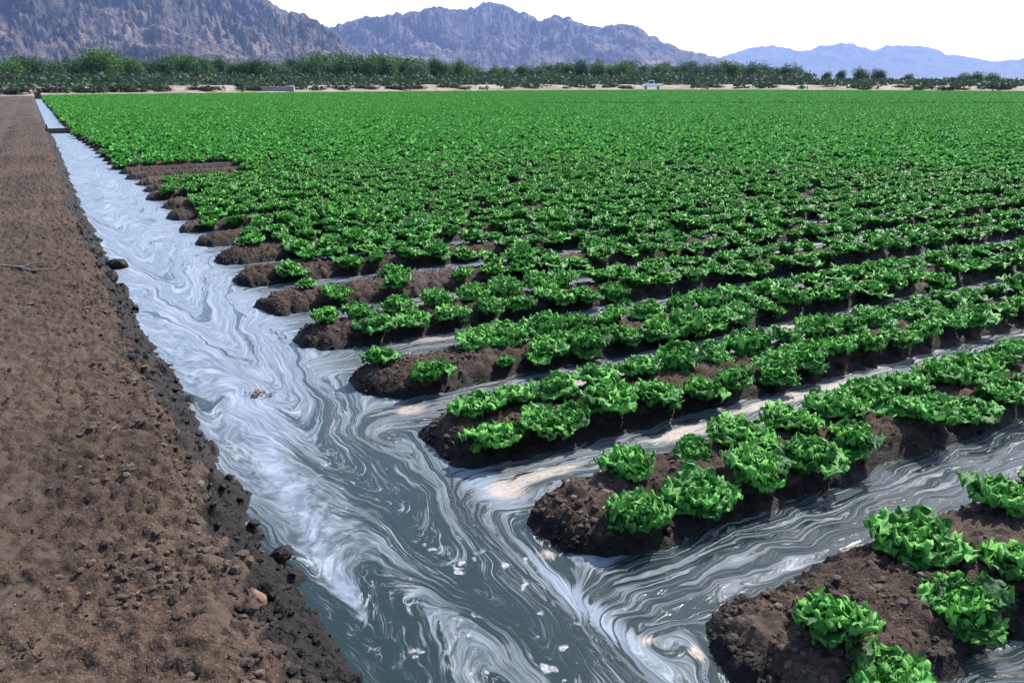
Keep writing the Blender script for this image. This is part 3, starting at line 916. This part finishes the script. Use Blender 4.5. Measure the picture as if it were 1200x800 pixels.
tag(obj('riverside_brush', np_mesh('riverside_brush', v, f, smooth=False), bmx), 'tangled grey green brush below the trees beyond the field', 'brush', kind='stuff')

# low dark shrubs on the canal bank
shrub = []
for q in range(3):
    rng = np.random.default_rng(70 + q)
    lobes = [(rng.uniform(-1.2, 1.2), rng.uniform(-.5, .5), rng.uniform(.25, .6), rng.uniform(.45, .8), rng.uniform(.35, .55)) for _ in range(6)]
    c = shrub_cloud(rng, 500, 1, 2, lobes); c[:, 2] = np.maximum(c[:, 2], .03)
    v, f = leaf_quads(rng, c, .13)
    m = np_mesh('shrub', v, f, smooth=False); m.materials.append(mat_tree('shrub_leaf', (.036, .034, .026), (.075, .070, .046))); shrub.append(m)
sh_px = [14, 62, 78, 100, 118, 135, 158, 190, 228, 252, 300, 318, 345, 372, 385, 402, 430, 455, 470, 486, 520, 545, 640, 668, 690, 735, 830, 870, 975, 1000, 1015, 1060, 1085, 1110, 1130, 1165]
for k, px in enumerate(sh_px):
    a = math.atan2(ray(px, 92)[0], ray(px, 92)[1])
    rd = float(np.interp(a, EA, ER)) + 3 + RNG.uniform(2.5, 7.0)
    o = obj('shrub', shrub[k % 3]); o.location = (rd * math.sin(a), rd * math.cos(a), .25 if rd < 1e9 else 0)
    o.rotation_euler = (0, 0, RNG.uniform(-.4, .4) - a); g = RNG.uniform(.6, 1.15); o.scale = (g * RNG.uniform(1, 1.8), g, g * RNG.uniform(.6, 1.0))
    tag(o, 'low dark scrubby bush on the pale embankment behind the field', 'bush', 'scrub bushes on the embankment')

# pale concrete canal lining seen as a bar
a = math.atan2(ray(319, 92)[0], ray(319, 92)[1]); rd = float(np.interp(a, EA, ER)) + 6
bm = bmesh.new(); bm_box(bm, (0, 0, .35), (5.6, .5, .75), .04)
bm_box(bm, (-2.95, 0, .32), (.3, .8, .9), .03); bm_box(bm, (2.95, 0, .32), (.3, .8, .9), .03)
o = obj('concrete_weir', bm_mesh('concrete_weir', bm), mat_plain('pale_concrete', (.20, .185, .19), .9, .15, 2)); o.location = (rd * math.sin(a), rd * math.cos(a), .12)
tag(o, 'long low pale concrete block on the embankment behind the field', 'concrete block')

# white pickup truck on the embankment road
M_WHITE = mat_plain('white_paint', (.88, .85, .80), .35, .02, 3, .5)
M_GLASS = mat_plain('dark_glass', (.02, .025, .03), .08, .1, 3, .6)
M_TYRE = mat_plain('tyre', (.02, .02, .02), .85, .2, 6)
M_STEEL = mat_plain('steel_rim', (.45, .45, .46), .4, .1, 6, .5, .8)
M_LAMP = mat_plain('lamp_red', (.35, .02, .02), .3, .1, 6)
tx, ty = far_xy(765, 0)[0], 0
a = math.atan2(ray(765, 92)[0], ray(765, 92)[1]); rd = float(np.interp(a, EA, ER)) + 1.9
rt = empty('pickup_truck', (rd * math.sin(a), rd * math.cos(a), .24), -a); rt.scale = (.68, .75, .78)
bm = bmesh.new()
prof = [(-2.55, .45), (-2.6, .95), (-2.45, 1.08), (-1.35, 1.16), (2.5, 1.16), (2.55, .5), (1.95, .42), (1.9, .72), (1.6, .88), (1.2, .88), (.9, .72), (.85, .42),
        (-1.05, .42), (-1.1, .72), (-1.4, .88), (-1.8, .88), (-2.1, .72), (-2.15, .45)]
vs = [bm.verts.new((x, -.9, z)) for x, z in prof]; fc = bm.faces.new(vs)
r = bmesh.ops.extrude_face_region(bm, geom=[fc]); bmesh.ops.translate(bm, verts=[e for e in r['geom'] if isinstance(e, bmesh.types.BMVert)], vec=(0, 1.8, 0))
bmesh.ops.recalc_face_normals(bm, faces=bm.faces[:]); obj('body', bm_mesh('body', bm), M_WHITE, rt)
bm = bmesh.new(); vs = [bm.verts.new((x, -.8, z)) for x, z in [(-1.45, 1.155), (-.85, 1.80), (-.65, 1.86), (.3, 1.86), (.42, 1.80), (.5, 1.155)]]; fc = bm.faces.new(vs)
r = bmesh.ops.extrude_face_region(bm, geom=[fc]); bmesh.ops.translate(bm, verts=[e for e in r['geom'] if isinstance(e, bmesh.types.BMVert)], vec=(0, 1.6, 0))
bmesh.ops.recalc_face_normals(bm, faces=bm.faces[:]); obj('cab', bm_mesh('cab', bm), M_WHITE, rt)
for yy in (-.803, .803):
    bm = bmesh.new(); vs = [bm.verts.new((x, yy, z)) for x, z in [(-1.15, 1.25), (-.75, 1.72), (.25, 1.72), (.32, 1.25)]]; fc = bm.faces.new(vs)
    r = bmesh.ops.extrude_face_region(bm, geom=[fc]); bmesh.ops.translate(bm, verts=[e for e in r['geom'] if isinstance(e, bmesh.types.BMVert)], vec=(0, math.copysign(.012, yy), 0))
    obj('side_window', bm_mesh('side_window', bm), M_GLASS, rt)
for xx in (-1.6, 1.4):
    for yy in (-.82, .82):
        Rm = Matrix.Translation((xx, yy, .38)) @ Matrix.Rotation(math.pi / 2, 4, 'X')
        bm = bmesh.new(); bmesh.ops.create_cone(bm, cap_ends=True, segments=20, radius1=.38, radius2=.38, depth=.24, matrix=Rm); wh = obj('wheel', bm_mesh('wheel', bm), M_TYRE, rt)
        bm = bmesh.new(); bmesh.ops.create_cone(bm, cap_ends=True, segments=16, radius1=.2, radius2=.2, depth=.262, matrix=Rm); obj('rim', bm_mesh('rim', bm), M_STEEL, wh)
for yy in (-.7, .7):
    bm = bmesh.new(); bm_box(bm, (2.555, yy, .95), (.04, .16, .26), .01); obj('tail_light', bm_mesh('tail_light', bm), M_LAMP, rt)
tag(rt, 'small white pickup truck parked on the road beyond the field', 'truck')

# ------------------------------------------------------------------ mountains
def mountain(name, crest, dist, depth_f, depth_b, seed, mat, label, n_az=520, n_r=110, foot=0.0, rough=.50, fs=1.0):
    crest = np.array(crest, float)
    az = np.arctan2((crest[:, 0] - 600) / FPX, math.cos(PITCH) - (92 - 400) / FPX * math.sin(PITCH))
    el = np.array([elev(v) for v in crest[:, 1]])
    aa = np.linspace(az[0], az[-1], n_az)
    te = np.interp(aa, az, el)
    te = te + (.0024 * fbm(aa * 110 + seed, aa * 0 + 2, 4) +   .0030 * (ridged(aa * 60 + seed, aa * 0 + 5, 3) - 1.2)) * np.clip(te * 20, 0, 1)
    q = np.linspace(0, 1, n_r)
    qc = .62
    r = dist - depth_f + (depth_f + depth_b) * q
    A2, R2 = np.meshgrid(aa, r, indexing='ij'); Q2 = np.broadcast_to(q, A2.shape)
    x, y = R2 * np.sin(A2), R2 * np.cos(A2)
    up = np.clip(Q2 / qc, 0, 1); dn = np.clip((1 - Q2) / (1 - qc), 0, 1)
    base = np.minimum(up ** 1.25, dn)
    sc = fs / (dist * .10)
    wx, wy = x + .35 / sc * fbm(x * sc * .7, y * sc * .7 + 7, 2), y + .35 / sc * fbm(x * sc * .7 + 30, y * sc * .7, 2)
    rn = ridged(wx * sc * 1.25 + seed, wy * sc * 1.25, 6, .58)
    rn = (rn - rn.min()) / (rn.max() - rn.min())
    fine = ridged(wx * sc * 6 + 3, wy * sc * 6, 5, .62); fine = (fine - fine.min()) / (fine.max() - fine.min())
    env = te[:, None] * dist
    hgt = base * ((1 - rough) + rough * 2.5 * (rn - .38) + (.40 * (fine - .5)))
    hgt = np.maximum(hgt, 0)
    mx = (hgt / R2 * dist).max(1)
    mx = np.maximum(mx, .15); kk = 30; mx = np.convolve(np.pad(mx, kk, mode='edge'), np.ones(2 * kk + 1) / (2 * kk + 1), 'valid')
    lim = np.maximum(te, 0)[:, None] * R2 + 1e-3
    k = hgt / mx[:, None] * 1.22 * np.maximum(env, 0) / lim
    k = np.where(k < .86, k, .86 + .14 * np.tanh((k - .86) / .14))
    z = k * lim + CAM_Z * base - 25 * (1 - np.clip(base * 8, 0, 1))
    me = np_mesh(name, np.stack([x, y, z], -1).reshape(-1, 3), grid_faces(n_az, n_r)[:, ::-1])
    tag(obj(name, me, mat), label, 'mountain', kind='structure')

MR = mat_rock_mountain('desert_rock', (.026, .026, .033), (.185, .148, .130))
MR2 = mat_rock_mountain('far_rock', (.07, .065, .07), (.11, .10, .105))
mountain('mountain_ridge', [(-1600, 60), (-1200, 20), (-700, 0), (-400, -22), (-150, -30), (0, -22), (90, -30), (190, -30), (250, -22), (290, -12), (318, 2), (345, 18), (360, 16), (385, 33), (415, 55), (450, 76), (500, 94)],
         3600, 1500, 900, 3, MR, 'steep rocky mountain rising out of frame at the left', n_az=900, n_r=170)
mountain('mountain_peaks', [(300, 80), (340, 50), (385, 34), (430, 22), (470, 17), (500, 12), (511, 6), (525, 11), (545, 13), (560, 7), (575, 2), (595, 8), (620, 18), (633, 23), (648, 19), (662, 20), (682, 29), (700, 33),
         (728, 29), (745, 33), (770, 48), (800, 60), (830, 66), (850, 70), (900, 85), (930, 95)], 5600, 1700, 1200, 11, MR, 'jagged twin peaked mountain range in the middle distance', n_az=800, n_r=150)
mountain('far_hills', [(740, 95), (800, 82), (850, 66), (880, 57), (900, 55), (925, 60), (938, 63), (955, 57), (985, 54), (1000, 56), (1018, 63), (1035, 57), (1055, 57), (1085, 60), (1105, 67), (1130, 70),
         (1160, 75), (1200, 72), (1300, 66), (1500, 60), (1900, 70), (2300, 92)], 11000, 2400, 1600, 23, MR2, 'pale blue hills far off at the right', n_az=420, n_r=70, rough=.2)

# ------------------------------------------------------------------ air
bm = bmesh.new(); bm_box(bm, (0, 0, 0), (1, 1, 1))
hz = obj('haze', bm_mesh('haze', bm)); hz.scale = (52000, 52000, 560.0); hz.location = (0, 0, 252.0)
nt = NT('haze'); pv = nt.n('ShaderNodeVolumePrincipled')
pv.inputs['Color'].default_value = (.34, .50, .96, 1); pv.inputs['Density'].default_value = 5.8e-5; pv.inputs['Anisotropy'].default_value = .25
nt.l(pv.outputs[0], nt.out.inputs['Volume']); hz.data.materials.append(nt.m)
tag(hz, 'pale blue air haze over the valley', 'haze', kind='stuff')

# ------------------------------------------------------------------ light
SUN_AZ, SUN_EL = math.radians(42), math.radians(47)    # azimuth clockwise from the view axis (+Y)
w = bpy.data.worlds.new('World'); SC.world = w; w.use_nodes = True
wt_ = w.node_tree; wt_.nodes.clear()
sky = wt_.nodes.new('ShaderNodeTexSky'); sky.sky_type = 'NISHITA'; sky.sun_disc = False
sky.sun_elevation = SUN_EL; sky.sun_rotation = SUN_AZ; sky.air_density = 1.0; sky.dust_density = 1.6; sky.ozone_density = 1.0
bg = wt_.nodes.new('ShaderNodeBackground'); bg.inputs[1].default_value = .15
wo = wt_.nodes.new('ShaderNodeOutputWorld')
wt_.links.new(sky.outputs[0], bg.inputs[0]); wt_.links.new(bg.outputs[0], wo.inputs[0])
ld = bpy.data.lights.new('sun', 'SUN'); ld.energy = 4.2; ld.angle = math.radians(.53); ld.color = (1.0, .95, .88)
lo = bpy.data.objects.new('sun', ld); COL.objects.link(lo)
sv = Vector((math.sin(SUN_AZ) * math.cos(SUN_EL), math.cos(SUN_AZ) * math.cos(SUN_EL), math.sin(SUN_EL)))
lo.rotation_euler = sv.to_track_quat('Z', 'Y').to_euler()

# ------------------------------------------------------------------ camera
cd = bpy.data.cameras.new('camera'); cam = bpy.data.objects.new('camera', cd); COL.objects.link(cam)
cd.sensor_width = 36; cd.lens = 28; cd.clip_start = .05; cd.clip_end = 80000
cam.location = (0, 0, CAM_Z); cam.rotation_euler = (math.pi / 2 - PITCH, 0, 0)
SC.camera = cam
vs_ = SC.view_settings
vs_.view_transform = 'Standard'; vs_.look = 'None'; vs_.gamma = 1; vs_.use_curve_mapping = False; vs_.exposure = 1.3
